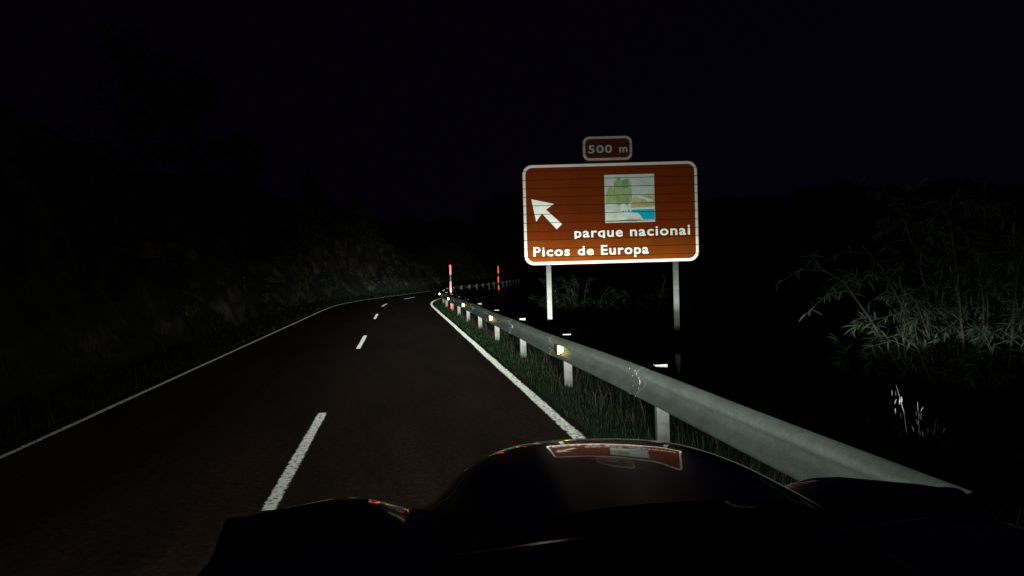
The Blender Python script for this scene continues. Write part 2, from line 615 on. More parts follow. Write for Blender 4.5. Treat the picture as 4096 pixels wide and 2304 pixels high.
bm = bmesh.new()
bmesh.ops.create_uvsphere(bm, u_segments=8, v_segments=5, radius=0.013, matrix=Matrix.Diagonal((0.45, 1, 1, 1)))
bolt_me = bm_mesh('bolt', bm, True)
for s in posts:
    if s < 2:
        continue
    a, b_ = s - 0.16, s + SP + 0.16
    ss = np.linspace(a, b_, 9 if s < 60 else 6)
    v, f = [], []
    for i, q in enumerate(ss):
        lift = 0.0016 * (1 - i / (len(ss) - 1))
        for z, d in prof:
            v.append(inv @ P(q, RAIL_O - d - lift, rail_z(q) + z))
    n = len(prof)
    for i in range(len(ss) - 1):
        for k in range(n):
            f.append((i * n + k, i * n + (k + 1) % n, (i + 1) * n + (k + 1) % n, (i + 1) * n + k))
    for i in (0, len(ss) - 1):
        k0 = len(v)
        v += v[i * n:(i + 1) * n]
        h_n = n // 2
        for k in range(h_n - 1):
            f.append((k0 + k, k0 + k + 1, k0 + n - 2 - k, k0 + n - 1 - k))
    me = mesh_np('rail_beam', v, f)
    me.polygons.foreach_set('use_smooth', [True] * len(me.polygons))
    beam = obj('rail_beam', me, M['rail'], rail_root)
    # splice bolts near enough to be seen
    if s < 24:
        for db in (-0.09, 0.09):
            for dz in (-0.118, -0.052, 0.052, 0.118):
                d = float(np.interp(dz, [p_[0] for p_ in PROF], [p_[1] for p_ in PROF]))
                q = obj('bolt', bolt_me, M['rail'], beam, inv @ P(s + db + SP, RAIL_O - d - 0.0025, rail_z(s + SP) + dz))

# C shaped posts, one mesh shared
bm = bmesh.new()
bm_box(bm, -.060, .060, -.030, -.024, -.9, .0)
bm_box(bm, -.060, -.054, -.0235, .034, -.9, .0)
bm_box(bm, .054, .060, -.0235, .034, -.9, .0)
post_me = bm_mesh('rail_post', bm)
bm = bmesh.new()
bm_box(bm, -.16, .0, -.022, .022, -.10, .05)
bevel_all(bm, 0.008, 2)
spacer_me = bm_mesh('spacer', bm)
for s in posts:
    if s < 5:
        continue
    jit = random.uniform(-1, 1)
    o = obj('rail_post', post_me, M['post'], rail_root, inv @ P(s, 3.44, rail_z(s) + 0.160 + 0.010 * jit))
    o.rotation_euler = (0.012 * jit, 0.010 * random.uniform(-1, 1), -HD(s))
    q = obj('spacer', spacer_me, M['rail'], o, (-0.0585, 0.0, -0.16))

# amber reflectors folded into the trough
bm = bmesh.new()
vv = [(-.085, 0, .062), (-.085, 0, -.062), (-.018, 0, -.036), (-.018, 0, .036)]
a_ = [bm.verts.new(p_) for p_ in vv]
b2 = [bm.verts.new((p_[0], .006, p_[2])) for p_ in vv]
bm.faces.new(a_)
bm.faces.new(b2[::-1])
for k in range(4):
    bm.faces.new((a_[k], b2[k], b2[(k + 1) % 4], a_[(k + 1) % 4]))
face_me = bm_mesh('reflective_face', bm)
bm = bmesh.new()
pts = [(-.092, .010, .070), (-.092, .010, -.070), (-.004, .010, -.036), (-.004, .010, .036)]
pts2 = [(-.070, .15, .046), (-.070, .15, -.046), (-.002, .17, -.030), (-.002, .17, .030)]
a_ = [bm.verts.new(p_) for p_ in pts]
b2 = [bm.verts.new(p_) for p_ in pts2]
bm.faces.new(a_)
bm.faces.new(b2[::-1])
for k in range(4):
    bm.faces.new((a_[k], b2[k], b2[(k + 1) % 4], a_[(k + 1) % 4]))
bevel_all(bm, 0.004, 1)
body_me = bm_mesh('reflector', bm)
for k in range(7):
    s = 10.85 + 8.42 * k
    o = obj('reflector', body_me, M['amber_body'], rail_root, inv @ P(s, RAIL_O - 0.003, rail_z(s)))
    o.rotation_euler = (0, 0, -HD(s))
    obj('reflective_face', face_me, M['amber'], o, (-.004, 0, 0)).scale = (.8, 1, .82)

# ------------------------------------------------------------------ tourist road sign
SX, SY = 2.505, 16.2
SW, SH = 3.60, 2.068
SZ0 = 1.815
sign = empty('road_sign', (SX, SY, 0), R(-7.85))
tag(sign, 'large brown road sign with white arrow, park pictogram and lettering on two posts', 'road sign')


def c2s(x, y):
    """point read off the sign face, measured in its own axes: metres from left edge and from top edge"""
    return ((x - 145 - (y - 395) * .015) / 466.0, (y - 388 + (x - 145) * .030) / 471.0)


joints = [SH - (0.138 + 0.1763 * k) for k in range(11)]        # heights above the bottom edge
GAP = 0.006


def rrect(x0, x1, z0, z1, r, n=7):
    pts_ = []
    for cx_, cz_, a0 in ((x1 - r, z1 - r, 0), (x0 + r, z1 - r, 90), (x0 + r, z0 + r, 180), (x1 - r, z0 + r, 270)):
        for k in range(n + 1):
            a = R(a0 + 90 * k / n)
            pts_.append((cx_ + r * math.cos(a), cz_ + r * math.sin(a)))
    return pts_


def cut_band(bm, lo, hi):
    if lo is not None:
        bmesh.ops.bisect_plane(bm, geom=bm.verts[:] + bm.edges[:] + bm.faces[:], plane_co=(0, 0, lo), plane_no=(0, 0, -1), clear_outer=True)
    if hi is not None:
        bmesh.ops.bisect_plane(bm, geom=bm.verts[:] + bm.edges[:] + bm.faces[:], plane_co=(0, 0, hi), plane_no=(0, 0, 1), clear_outer=True)


def cut_joints(bm, js):
    """open the slat joints in a flat print sheet"""
    for j in js:
        for e in (j - GAP, j + GAP):
            bmesh.ops.bisect_plane(bm, geom=bm.verts[:] + bm.edges[:] + bm.faces[:], plane_co=(0, 0, e), plane_no=(0, 0, 1))
        kill = [f_ for f_ in bm.faces if abs(f_.calc_center_median().z - j) < GAP * 0.98]
        bmesh.ops.delete(bm, geom=kill, context='FACES')


def face_front(bm):
    for f_ in bm.faces:
        f_.normal_update()
        if f_.normal.y > 0:
            f_.normal_flip()


def poly_sheet(name, pts_, y, mat, parent, js=joints, lift=None):
    bm = bmesh.new()
    bm.faces.new([bm.verts.new((p_[0], y, p_[1])) for p_ in pts_])
    cut_joints(bm, js)
    bmesh.ops.triangulate(bm, faces=bm.faces[:])
    face_front(bm)
    me = bpy.data.meshes.new(name)
    bm.to_mesh(me)
    bm.free()
    return obj(name, me, mat, parent)


def ring_sheet(name, outer, inner, y, mat, parent, js, lo=None, hi=None):
    bm = bmesh.new()
    a = [bm.verts.new((p_[0], y, p_[1])) for p_ in outer]
    b = [bm.verts.new((p_[0], y, p_[1])) for p_ in inner]
    n_ = len(a)
    for k in range(n_):
        bm.faces.new((a[k], a[(k + 1) % n_], b[(k + 1) % n_], b[k]))
    cut_band(bm, lo, hi)
    cut_joints(bm, js)
    face_front(bm)
    me = bpy.data.meshes.new(name)
    bm.to_mesh(me)
    bm.free()
    return obj(name, me, mat, parent)


def slats(outline, js, z_lo, z_hi, dz, parent, newer_glow=0, sheet=None):
    edges = [z_lo - 1] + sorted(js) + [z_hi + 1]
    for k, (lo, hi) in enumerate(zip(edges[:-1], edges[1:])):
        bm = bmesh.new()
        bm.faces.new([bm.verts.new((p_[0], 0, p_[1])) for p_ in outline])
        cut_band(bm, lo + GAP, hi - GAP)
        ex = bmesh.ops.extrude_face_region(bm, geom=bm.faces[:])
        bmesh.ops.translate(bm, verts=[g for g in ex['geom'] if isinstance(g, bmesh.types.BMVert)], vec=(0, 0.028, 0))
        o = obj('slat', bm_mesh('slat', bm), M['brown_new_glow'] if k < newer_glow else (sheet or M['brown']), parent, (0, random.uniform(-.0012, .0012), dz))


ol = rrect(0, SW, 0, SH, 0.20)
face = empty('sign_face', (0, 0, SZ0))
face.parent = sign
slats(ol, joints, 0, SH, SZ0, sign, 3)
bm = bmesh.new()
bm_box(bm, .05, SW - .05, .030, .060, .05, SH - .05)
obj('backing', bm_mesh('backing', bm), M['sign_back'], sign, (0, 0, SZ0))
for mt_, lo_j, hi_j in ((M['white'], sorted(joints)[2], None), (M['white_new_glow'], None, sorted(joints)[2])):
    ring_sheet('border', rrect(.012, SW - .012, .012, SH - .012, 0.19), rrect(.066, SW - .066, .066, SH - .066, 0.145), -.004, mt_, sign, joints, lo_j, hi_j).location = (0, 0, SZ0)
arrow = [c2s(*q) for q in ((232, 718), (447, 762), (372, 818), (523, 957), (473, 1008), (332, 855), (277, 935))]
poly_sheet('arrow', [(x, SH - y) for x, y in arrow], -.004, M['white_letter'], sign).location = (0, 0, SZ0)


def word(text, x0, x1, base, ref, hgt, js, parent, dz, clip=None, bold=0.020, space=1.13, mat=None):
    cu = bpy.data.curves.new('lettering', 'FONT')
    cu.body = text
    cu.size = 1.0
    cu.offset = bold
    cu.space_character = space
    cu.resolution_u = 3
    t = bpy.data.objects.new('lettering_source', cu)
    COL.objects.link(t)
    bpy.context.view_layer.update()
    me = bpy.data.meshes.new_from_object(t.evaluated_get(bpy.context.evaluated_depsgraph_get()))
    bpy.data.objects.remove(t)
    co = np.array([v_.co[:] for v_ in me.vertices])
    xs0, xs1 = co[:, 0].min(), co[:, 0].max()
    kz = hgt / (ref + 2 * bold)
    for v_ in me.vertices:
        x, y = v_.co.x, v_.co.y
        v_.co = (x0 + (x - xs0) * (x1 - x0) / (xs1 - xs0), -.004, base + (y + bold) * kz)
    bm = bmesh.new()
    bm.from_mesh(me)
    bpy.data.meshes.remove(me)
    if clip is not None:
        cut_band(bm, clip, None)
    cut_joints(bm, js)
    face_front(bm)
    m2 = bpy.data.meshes.new('lettering')
    bm.to_mesh(m2)
    bm.free()
    return obj('lettering', m2, mat or M['white'], parent, (0, 0, dz))


CAPH = 0.70     # cap height and x-height of the built-in face per unit size
XH = 0.53
for text, xa, xb, yb, ref, hp in (('parque', 642, 1105, 1089, XH, 74), ('nacional', 1175, 1748, 1072, XH, 74),
                                  ('Picos', 247, 597, 1272, CAPH, 92), ('de', 672, 825, 1258, CAPH, 88), ('Europa', 895, 1352, 1253, CAPH, 95)):
    a = c2s(xa, yb)
    b_ = c2s(xb, yb)
    clip = None
    if text == 'parque':
        clip = min(joints, key=lambda j: abs(j - (SH - a[1] - .03)))
    word(text, a[0], b_[0], SH - a[1], ref, hp / 471.0, joints, sign, SZ0, clip, mat=M['white_new_glow'] if text in ('Picos', 'de', 'Europa') else M['white_letter'])

# park pictogram: flat coloured sheets
px0, pz1 = c2s(931, 482)
pzt = SH - pz1
PW, PH = 1.025, 0.985


def pic(name, pts_, lay, mat, par):
    o = poly_sheet(name, [(px0 + x * PW, pzt - y * PH) for x, y in pts_], -.004 - .0012 * lay, mat, par)
    return o


pg = pic('pictogram', [(0, 0), (1, 0), (1, 1), (0, 1)], 0, M['sheet_sky'], sign)
pg.location = (0, 0, SZ0)
pic('pale_ground', [(0, .60), (.12, .56), (.3, .62), (.5, .58), (.55, .66), (1, .66), (1, 1), (0, 1)], 1, M['sheet_pale'], pg)
pic('hill', [(.52, .70), (.56, .50), (.64, .46), (.78, .44), (1, .42), (1, .68), (.8, .69), (.53, .70)], 2, M['sheet_olive'], pg)
pic('hill_path', [(.63, .45), (.74, .47), (.98, .54), (.96, .57), (.86, .57), (.78, .51), (.70, .50)], 3, M['sheet_pale'], pg)
pic('shrub_green', [(.02, .44), (.06, .33), (.10, .22), (.15, .26), (.19, .40), (.20, .58), (.03, .61)], 2, M['sheet_green'], pg)
pic('tree_green', [(.16, .60), (.165, .38), (.19, .18), (.24, .09), (.30, .07), (.36, .12), (.42, .09), (.49, .10), (.53, .17), (.545, .40), (.54, .56), (.48, .60), (.44, .66), (.40, .60), (.33, .61), (.28, .67), (.24, .61)], 3, M['sheet_green'], pg)
pic('tree_dark', [(.345, .18), (.39, .11), (.46, .10), (.49, .20), (.46, .28), (.40, .30), (.355, .25)], 4, M['sheet_leaf'], pg)
pic('tree_dark', [(.43, .49), (.455, .47), (.475, .50), (.47, .58), (.445, .58)], 4, M['sheet_leaf'], pg)
pic('tree_dark', [(.24, .06), (.30, .055), (.315, .10), (.285, .15), (.26, .09)], 4, M['sheet_leaf'], pg)
pic('tree_dark', [(.185, .28), (.20, .22), (.193, .36), (.178, .44)], 4, M['sheet_leaf'], pg)
pic('tree_dark', [(.262, .44), (.274, .44), (.272, .56), (.262, .54)], 4, M['sheet_leaf'], pg)
pic('foreground_green', [(.02, .965), (.3, .95), (.5, .925), (.7, .945), (.75, .965), (.6, .985), (.02, .985)], 3, M['sheet_olive'], pg)
pic('water', [(.53, .735), (1 - .006, .735), (1 - .006, .945), (.765, .945), (.69, .84), (.655, .805), (.53, .795)], 3, M['sheet_blue'], pg)
pic('water_rim', [(.53, .70), (.994, .70), (.994, .732), (.53, .732)], 3, M['white'], pg)
pic('water_rim', [(.53, .798), (.655, .808), (.688, .842), (.763, .948), (.994, .948), (.994, .968), (.75, .968), (.665, .852), (.64, .826), (.53, .815)], 3, M['white'], pg)
pic('water', [(.455, .74), (.495, .74), (.495, .79), (.46, .79)], 3, M['sheet_blue'], pg)
pic('water', [(.405, .745), (.43, .745), (.425, .785), (.41, .785)], 3, M['sheet_blue'], pg)
pic('water', [(.34, .77), (.385, .745), (.385, .785)], 3, M['sheet_blue'], pg)
bpy.data.objects.remove(face)

# distance plate on top
pa = c2s(729, 342)
pb = c2s(1202, 105)
PX0, PX1 = pa[0], pb[0]
QW = PX1 - PX0
QZ = SZ0 + SH + 0.043
QH = 0.505
pj = [0.153, 0.329]
plate = empty('distance_plate', (PX0, 0, QZ))
plate.parent = sign
slats(rrect(0, QW, 0, QH, .135), pj, 0, QH, 0, plate, 0, M['brown_plate'])
bm = bmesh.new()
bm_box(bm, .04, QW - .04, .030, .055, -.3, QH - .04)
obj('backing', bm_mesh('backing', bm), M['sign_back'], plate)
ring_sheet('border', rrect(.008, QW - .008, .008, QH - .008, .128), rrect(.056, QW - .056, .056, QH - .056, .095), -.004, M['white_plate'], plate, pj)
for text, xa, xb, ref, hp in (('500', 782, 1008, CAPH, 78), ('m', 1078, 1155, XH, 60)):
    word(text, c2s(xa, 200)[0] - PX0, c2s(xb, 200)[0] - PX0, 0.158, ref, hp / 471.0, pj, plate, 0, bold=0.018, space=1.12, mat=M['white_plate'])

for xp, zb in ((0.50, -1.6), (3.13, -3.2)):
    bm = bmesh.new()
    # I section: two flanges and a web
    bm_box(bm, -.048, .048, .062, .070, zb, SZ0 + SH - .1)
    bm_box(bm, -.004, .004, .0702, .15, zb, SZ0 + SH - .1)
    bm_box(bm, -.048, .048, .1502, .158, zb, SZ0 + SH - .1)
    obj('post', bm_mesh('post', bm), M['sign_post'], sign, (xp, 0, 0))
for zc in (0.35, 1.0, 1.7):
    bm = bmesh.new()
    bm_box(bm, .1, SW - .1, .0602, .0618, zc - .03, zc + .03)
    obj('clamp_rail', bm_mesh('clamp_rail', bm), M['sign_post'], sign, (0, 0, SZ0))


# ------------------------------------------------------------------ snow poles
def snow_pole(x, y, label, zt=2.15):
    root = empty('snow_pole', (x, y, 0))
    tag(root, label, 'marker pole', 'red and white snow poles')
    cuts = [(-.35, -.05, 0), (-.05, .42, 1), (.42, .80, 0), (.80, 1.30, 1), (1.30, 1.68, 0), (1.68, zt, 1)]
    for z0, z1, red in cuts:
        bm = bmesh.new()
        r_ = .034 if red else .026
        tube(bm, [(0, 0, z0 + .001), (0, 0, z1 - .001)], [r_, r_], 12)
        if red and z1 == zt:
            tube(bm, [(0, 0, z1), (0, 0, z1 + .02)], [r_ * .95, r_ * .3], 12)
        obj('red_band' if red else 'white_band', bm_mesh('band', bm, False), M['red'] if red else M['pole_white'], root)
    return root


pp = P(39.9, 3.48)
snow_pole(2.415, 40.0, 'brighter red and white snow pole at the end of the straight rail', 2.13)
snow_pole(9.66, 80.0, 'farther fainter red and white snow pole between curve and sign', 2.36)


# ------------------------------------------------------------------ vegetation helpers
def leaf_arrays(L, W, fold=0.25, droop=0.25):
    """a lance shaped leaf along +Y, 6 faces"""
    st = [(0, .12), (.25, .85), (.55, 1.0), (.82, .55), (1, .02)]
    v_, f_ = [], []
    for t, w in st:
        z = -droop * L * t * t
        v_ += [(-w * W / 2, t * L, z + fold * w * W / 2), (0, t * L, z), (w * W / 2, t * L, z + fold * w * W / 2)]
    for i in range(len(st) - 1):
        a = 3 * i
        f_ += [(a, a + 1, a + 4, a + 3), (a + 1, a + 2, a + 5, a + 4)]
    return np.array(v_), f_


def frame_from(dirv, roll):
    d = Vector(dirv).normalized()
    s = d.cross(Vector((0, 0, 1)))
    if s.length < .05:
        s = Vector((1, 0, 0))
    s.normalize()
    n_ = s.cross(d)
    s2 = s * math.cos(roll) + n_ * math.sin(roll)
    n2 = s2.cross(d)
    return np.array([s2[:], d[:], n2[:]])


class Soup:
    def __init__(self):
        self.v, self.f, self.n = [], [], 0

    def add(self, v, f):
        self.v.append(v)
        self.f += [tuple(i + self.n for i in q) for q in f]
        self.n += len(v)

    def mesh(self, name):
        return mesh_np(name, np.concatenate(self.v), self.f)


def shrub(name, label, loc, stems, height, spread, leafL, leafW, mat, n_leaf, cat='shrub', group=None, singles=0, lean=(0, 0), twigs=5, droop=0.3):
    root = empty(name, loc)
    tag(root, label, cat, group)
    bm = bmesh.new()
    tips = []
    for k in range(stems):
        a = random.uniform(0, 2 * math.pi)
        out_r = spread * math.sqrt(random.uniform(.05, 1))
        hh = height * random.uniform(.55, 1.0)
        p0 = Vector((random.uniform(-.15, .15), random.uniform(-.15, .15), -.2))
        end = Vector((math.cos(a) * out_r + lean[0], math.sin(a) * out_r + lean[1], hh * (1 - .25 * (out_r / spread) ** 2)))
        pts_ = []
        for i in range(7):
            t = i / 6
            q = p0.lerp(end, t)
            q.z = p0.z + (end.z - p0.z) * (1 - (1 - t) ** 1.6)
            q += Vector((noise.noise(Vector((k, t * 2, 0))), noise.noise(Vector((k, t * 2, 9))), 0)) * .12 * t * height * .3
            pts_.append(q)
        tube(bm, pts_, [.012 * height / 3 * (1 - .8 * i / 6) + .002 for i in range(7)], 5, False)
        tips.append(pts_)
        for j in range(twigs):
            t = random.uniform(.35, .98)
            i = min(5, int(t * 6))
            b0 = pts_[i].lerp(pts_[i + 1], t * 6 - i)
            dv = Vector((random.gauss(0, 1), random.gauss(0, 1), random.gauss(.35, .6))).normalized()
            ln = random.uniform(.25, .6) * height * .22
            tp = [b0, b0 + dv * ln * .5 + Vector((0, 0, .02)), b0 + dv * ln - Vector((0, 0, ln * droop))]
            tube(bm, tp, [.004, .003, .0012], 4, False)
            tips.append(tp)
    obj('branches', bm_mesh('branches', bm), M['bark'], root)
    base_v, base_f = leaf_arrays(leafL, leafW)
    lm = None
    soup = Soup()
    cand = []
    for k in range(n_leaf):
        ch = random.choice(tips)
        t = random.uniform(.3, 1.0) * (len(ch) - 1)
        i = min(len(ch) - 2, int(t))
        q = ch[i].lerp(ch[i + 1], t - i)
        ax = (ch[i + 1] - ch[i]).normalized()
        dv = ax * random.uniform(.2, 1.0) + Vector((random.gauss(0, .7), random.gauss(0, .7), random.gauss(-.15, .5)))
        cand.append((q, dv, random.uniform(-.9, .9), random.uniform(.6, 1.25)))
    if singles:
        wl = Vector(loc)
        cand.sort(key=lambda c: ((wl + c[0]).x * 0.9 + abs((wl + c[0]).z - 1.15) * .9 + (wl + c[0]).y * .25))
    for j, (q, dv, roll, sc_) in enumerate(cand):
        fr = frame_from(dv, roll)
        if j < singles:
            if lm is None:
                lm = mesh_np('leaf', base_v, base_f)
            o = obj('leaf', lm, mat, root)
            mt = Matrix(((fr[0][0] * sc_, fr[1][0] * sc_, fr[2][0] * sc_, q.x), (fr[0][1] * sc_, fr[1][1] * sc_, fr[2][1] * sc_, q.y), (fr[0][2] * sc_, fr[1][2] * sc_, fr[2][2] * sc_, q.z), (0, 0, 0, 1)))
            o.matrix_local = mt
        else:
            soup.add((base_v * sc_) @ fr + np.array(q[:]), base_f)
    fo = obj('foliage', soup.mesh('foliage'), mat, root)
    if singles:
        fo['kind'] = 'stuff'
    return root


def gh(x, y):
    return float(ground_h(np.array([x], float), np.array([y], float))[0])


# willow like shrub right of the sign, behind the rail
shrub('willow_shrub', 'pale leafy willow shrub standing behind the near end of the guardrail', (6.25, 7.9, gh(6.25, 7.9)), 40, 4.6, 1.8, .125, .018, M['willow'], 16000, singles=200, lean=(-.1, -.2), twigs=18)
shrub('willow_shrub', 'dim tall shrub at the right edge, behind the pale willow shrub', (8.6, 9.6, gh(8.6, 9.6)), 30, 6.2, 2.2, .13, .018, M['willow'], 9000, twigs=12)
# bushes below the sign
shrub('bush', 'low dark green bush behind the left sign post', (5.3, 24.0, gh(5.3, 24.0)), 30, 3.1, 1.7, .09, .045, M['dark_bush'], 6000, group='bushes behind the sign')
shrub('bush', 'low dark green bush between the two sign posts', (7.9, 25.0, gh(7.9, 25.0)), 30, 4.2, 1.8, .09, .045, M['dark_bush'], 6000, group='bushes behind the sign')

# bushes and small trees on the left bank
bank_spots = [(24, -5.4, 1.7, 'low bush on the verge where the left rock bank begins'), (31.5, -5.6, 2.2, 'leafy bush against the lit left rock face'),
              (37, -5.3, 1.5, 'small round bush at the foot of the left rock face'), (47, -5.6, 2.4, 'taller bush half way to the bend on the left'),
              (56, -5.2, 1.9, 'bush on the left where the edge line starts to bend'), (66, -5.0, 2.2, 'bush beyond the bend, brightest of those on the left'),
              (74, -5.0, 2.6, 'farthest bush at the outside of the bend')]
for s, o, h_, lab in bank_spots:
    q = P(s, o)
    shrub('bush', lab, (q.x, q.y, 0.05), 14, h_, h_ * .55, .13, .06, M['lit_bush'] if s > 60 else M['bush'], 1400, group='bushes along the left bank', twigs=4)


def tree(label, loc, h_, seed):
    random.seed(seed)
    root = empty('tree', loc)
    tag(root, label, 'tree', 'trees above the left bank')
    bm = bmesh.new()
    tp = [Vector((0, 0, -.6)), Vector((.1, 0, h_ * .3)), Vector((.05, .15, h_ * .62)), Vector((.2, .1, h_))]
    tube(bm, tp, [.16, .12, .08, .02], 8, False)
    ends = []
    for k in range(26):
        t = random.uniform(.25, .97)
        i = min(2, int(t * 3))
        b0 = tp[i].lerp(tp[i + 1], t * 3 - i)
        a = random.uniform(0, 6.28)
        ln = h_ * .34 * (1.15 - t) * random.uniform(.7, 1.2) + .4
        e = b0 + Vector((math.cos(a) * ln, math.sin(a) * ln, ln * .35))
        m_ = b0.lerp(e, .5) + Vector((0, 0, .12 * ln))
        tube(bm, [b0, m_, e], [.035, .022, .006], 5, False)
        ends += [(b0, m_), (m_, e)]
    obj('trunk', bm_mesh('trunk', bm), M['bark'], root)
    bv, bf = leaf_arrays(.22, .11)
    soup = Soup()
    for k in range(1500):
        a, b3 = random.choice(ends)
        q = a.lerp(b3, random.random()) + Vector((random.gauss(0, .22), random.gauss(0, .22), random.gauss(0, .2)))
        fr = frame_from((random.gauss(0, 1), random.gauss(0, 1), random.gauss(-.2, .6)), random.uniform(-1.5, 1.5))
        soup.add((bv * random.uniform(.7, 1.3)) @ fr + np.array(q[:]), bf)
    obj('crown', soup.mesh('crown'), M['bush'], root)


for j, (s, o, z, h_, lab) in enumerate(((27, -7.6, 3.0, 6.5, 'tree above the near left rock face'), (36, -7.9, 4.2, 7, 'tree above the lit middle of the left rock face'),
                                       (45, -7.4, 3.4, 6, 'tree above the rock face half way to the bend'), (58, -7.0, 3.0, 6.5, 'tree above the rock face at the start of the bend'),
                                       (70, -6.8, 2.6, 6, 'tree above the pale bank at the outside of the bend'))):
    q = P(s, o)
    tree(lab, (q.x, q.y, z), h_, 40 + j)
random.seed(99)


# ------------------------------------------------------------------ grass
def grass(name, label, n_, region, hmin, hmax, width, mat, seed, curl=.35):
    rg = np.random.default_rng(seed)
    V, F = [], []
    c = 0
    for k in range(n_):
        s, o = region(rg)
        h0 = hmin + (hmax - hmin) * rg.random() ** 1.6
        cl = noise.noise(Vector((s * 1.3, o * 2.2, seed)))
        h0 *= (0.8 + .7 * cl)
        if h0 < .02:
            continue
        q = P(s, o)
        z0 = gh(q.x, q.y)
        a = rg.random() * 6.283
        w = width * (.6 + .8 * rg.random()) * (1 + max(0, q.y - 15) * .04)
        bx_, by_ = math.cos(a) * w, math.sin(a) * w
        lx, ly = rg.normal(0, curl) * h0, rg.normal(0, curl) * h0
        V += [(q.x - bx_, q.y - by_, z0 - .02), (q.x + bx_, q.y + by_, z0 - .02), (q.x + lx * .4 + bx_ * .7, q.y + ly * .4 + by_ * .7, z0 + h0 * .6),
              (q.x + lx * .4 - bx_ * .7, q.y + ly * .4 - by_ * .7, z0 + h0 * .6), (q.x + lx, q.y + ly, z0 + h0)]
        F += [(c, c + 1, c + 2, c + 3), (c + 3, c + 2, c + 4)]
        c += 5
    o_ = obj(name, mesh_np(name, V, F), mat)
    return tag(o_, label, 'grass', None, 'stuff')


def reg_right(rg):
    s = 3.5 + 52 * rg.random() ** 1.9
    return s, 2.86 + 1.15 * rg.random() ** .85


def reg_rail(rg):
    s = 3.5 + 45 * rg.random() ** 1.7
    return s, 3.22 + .7 * rg.random()


def reg_left(rg):
    s = 9 + 76 * rg.random() ** 1.1
    return s, -3.14 - 1.7 * rg.random()


grass('verge_grass', 'green grass on the verge between white line and guardrail', 26000, reg_right, .035, .13, .0035, M['grass'], 3)
grass('dry_grass', 'dry brown grass stalks standing under the guardrail', 2200, reg_rail, .10, .42, .0022, M['dry'], 4, .28)
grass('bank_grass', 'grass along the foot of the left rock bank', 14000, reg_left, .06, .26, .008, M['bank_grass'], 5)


def reg_back(rg):
    s = 4 + 26 * rg.random() ** 1.3
    return s, 3.62 + 1.5 * rg.random()


grass('blocker_grass', 'tall dark grass added behind the guardrail to block light under it', 9000, reg_back, .12, .48, .004, M['bank_grass'], 6, .3)  # added to stop headlight passing under the rail onto the sign post

# oat stalks nodding over the near rail
def oat(label, loc, hs):
    root = empty('oat_grass', loc)
    tag(root, label, 'grass stalk')
    bm = bmesh.new()
    soup = Soup()
    bv, bf = leaf_arrays(.035, .006, .5, .1)
    for k, (h_, lx, ly) in enumerate(hs):
        pts_ = [Vector((.03 * k, 0, 0)), Vector((.03 * k + lx * .2, ly * .2, h_ * .5)), Vector((.03 * k + lx * .6, ly * .6, h_ * .85)), Vector((.03 * k + lx, ly, h_))]
        tube(bm, pts_, [.003, .0025, .002, .001], 4, False)
        for j in range(15):
            t = .4 + .6 * j / 14
            i = min(2, int(t * 3))
            q = pts_[i].lerp(pts_[i + 1], t * 3 - i)
            sp_ = Vector((random.gauss(0, .03), random.gauss(0, .03), random.uniform(-.05, .01)))
            fr = frame_from((random.gauss(0, .35), random.gauss(0, .2), -1), random.uniform(-1, 1))
            soup.add(bv @ fr + np.array((q + sp_)[:]), bf)
    obj('stem', bm_mesh('stem', bm), M['dry'], root)
    obj('spikelets', soup.mesh('spikelets'), M['oat'], root)


oat('pale oat stalks nodding behind the near end of the guardrail', (2.86, 4.15, gh(2.86, 4.15)), [(1.04, -.08, .05), (.94, .0, .02), (.84, .07, .0), (.76, .03, -.04), (.66, .1, .0)])

# ------------------------------------------------------------------ the car the picture is taken from
CXC = 0.55
car = empty('car', (CXC, 0.9, 0))
car.rotation_euler = (0, R(1.4), 0)
tag(car, 'glossy dark car bonnet in the foreground mirroring the brown sign', 'car')
cinv = Vector((-CXC, -0.9, 0))


def nose(u):
    return 2.60 - 0.36 * min(1.0, abs(u)) ** 2.4


CAR_ROLL = R(1.4)      # the road's crossfall
_pd = [0, .02, .05, .10, .17, .25, .33, .42, .50, .60, .8, 1.3]
_ps = [75, 48, 25, 12.0, 8.3, 6.1, 4.6, 2.9, 1.6, 0.7, 0.4, 0.2]
_dd = np.linspace(0, 1.6, 641)
_sl = np.tan(np.radians(np.interp(_dd, _pd, _ps)))
_drop = np.cumsum(_sl) * (_dd[1] - _dd[0])
_i10 = int(np.argmin(abs(_dd - .10)))
_drop -= _drop[_i10]


def cross(u):
    a = abs(u)
    xs = [0, .08, .16, .24, .31, .38, .43, .47, .51, .55, .66, .80, .90, .98, 1.02, 1.05]
    zs = [1.141, 1.1395, 1.135, 1.1265, 1.111, 1.085, 1.045, .995, .968, .962, .960, .958, .956, .960, .966, .958]
    return xs, zs


_cx, _cz = cross(0)
_cu = np.linspace(0, 1.05, 420)
_lin = np.interp(_cu, _cx, _cz)
_k = np.exp(-np.linspace(-1.8, 1.8, 41) ** 2)
_k /= _k.sum()
_pad = np.concatenate([_lin[20:0:-1], _lin, np.full(20, _lin[-1])])
_smz = np.convolve(_pad, _k, 'same')[20:440]


_hu = [0, .52, .58, .64, .70, .76, .84, .92, 1.0]
_hz = [0, 0, .010, .040, .066, .076, .078, .080, .082]


def bonnet_z(u, y):
    d = max(0.0, nose(u) - y)
    t = min(1.0, max(0.0, (y - 1.95) / .27))
    swell = t * t * (3 - 2 * t) * float(np.interp(abs(u), _hu, _hz))       # headlight swell of the wing
    return float(np.interp(abs(u), _cu, _smz)) + swell + float(np.interp(d, _dd, _drop))


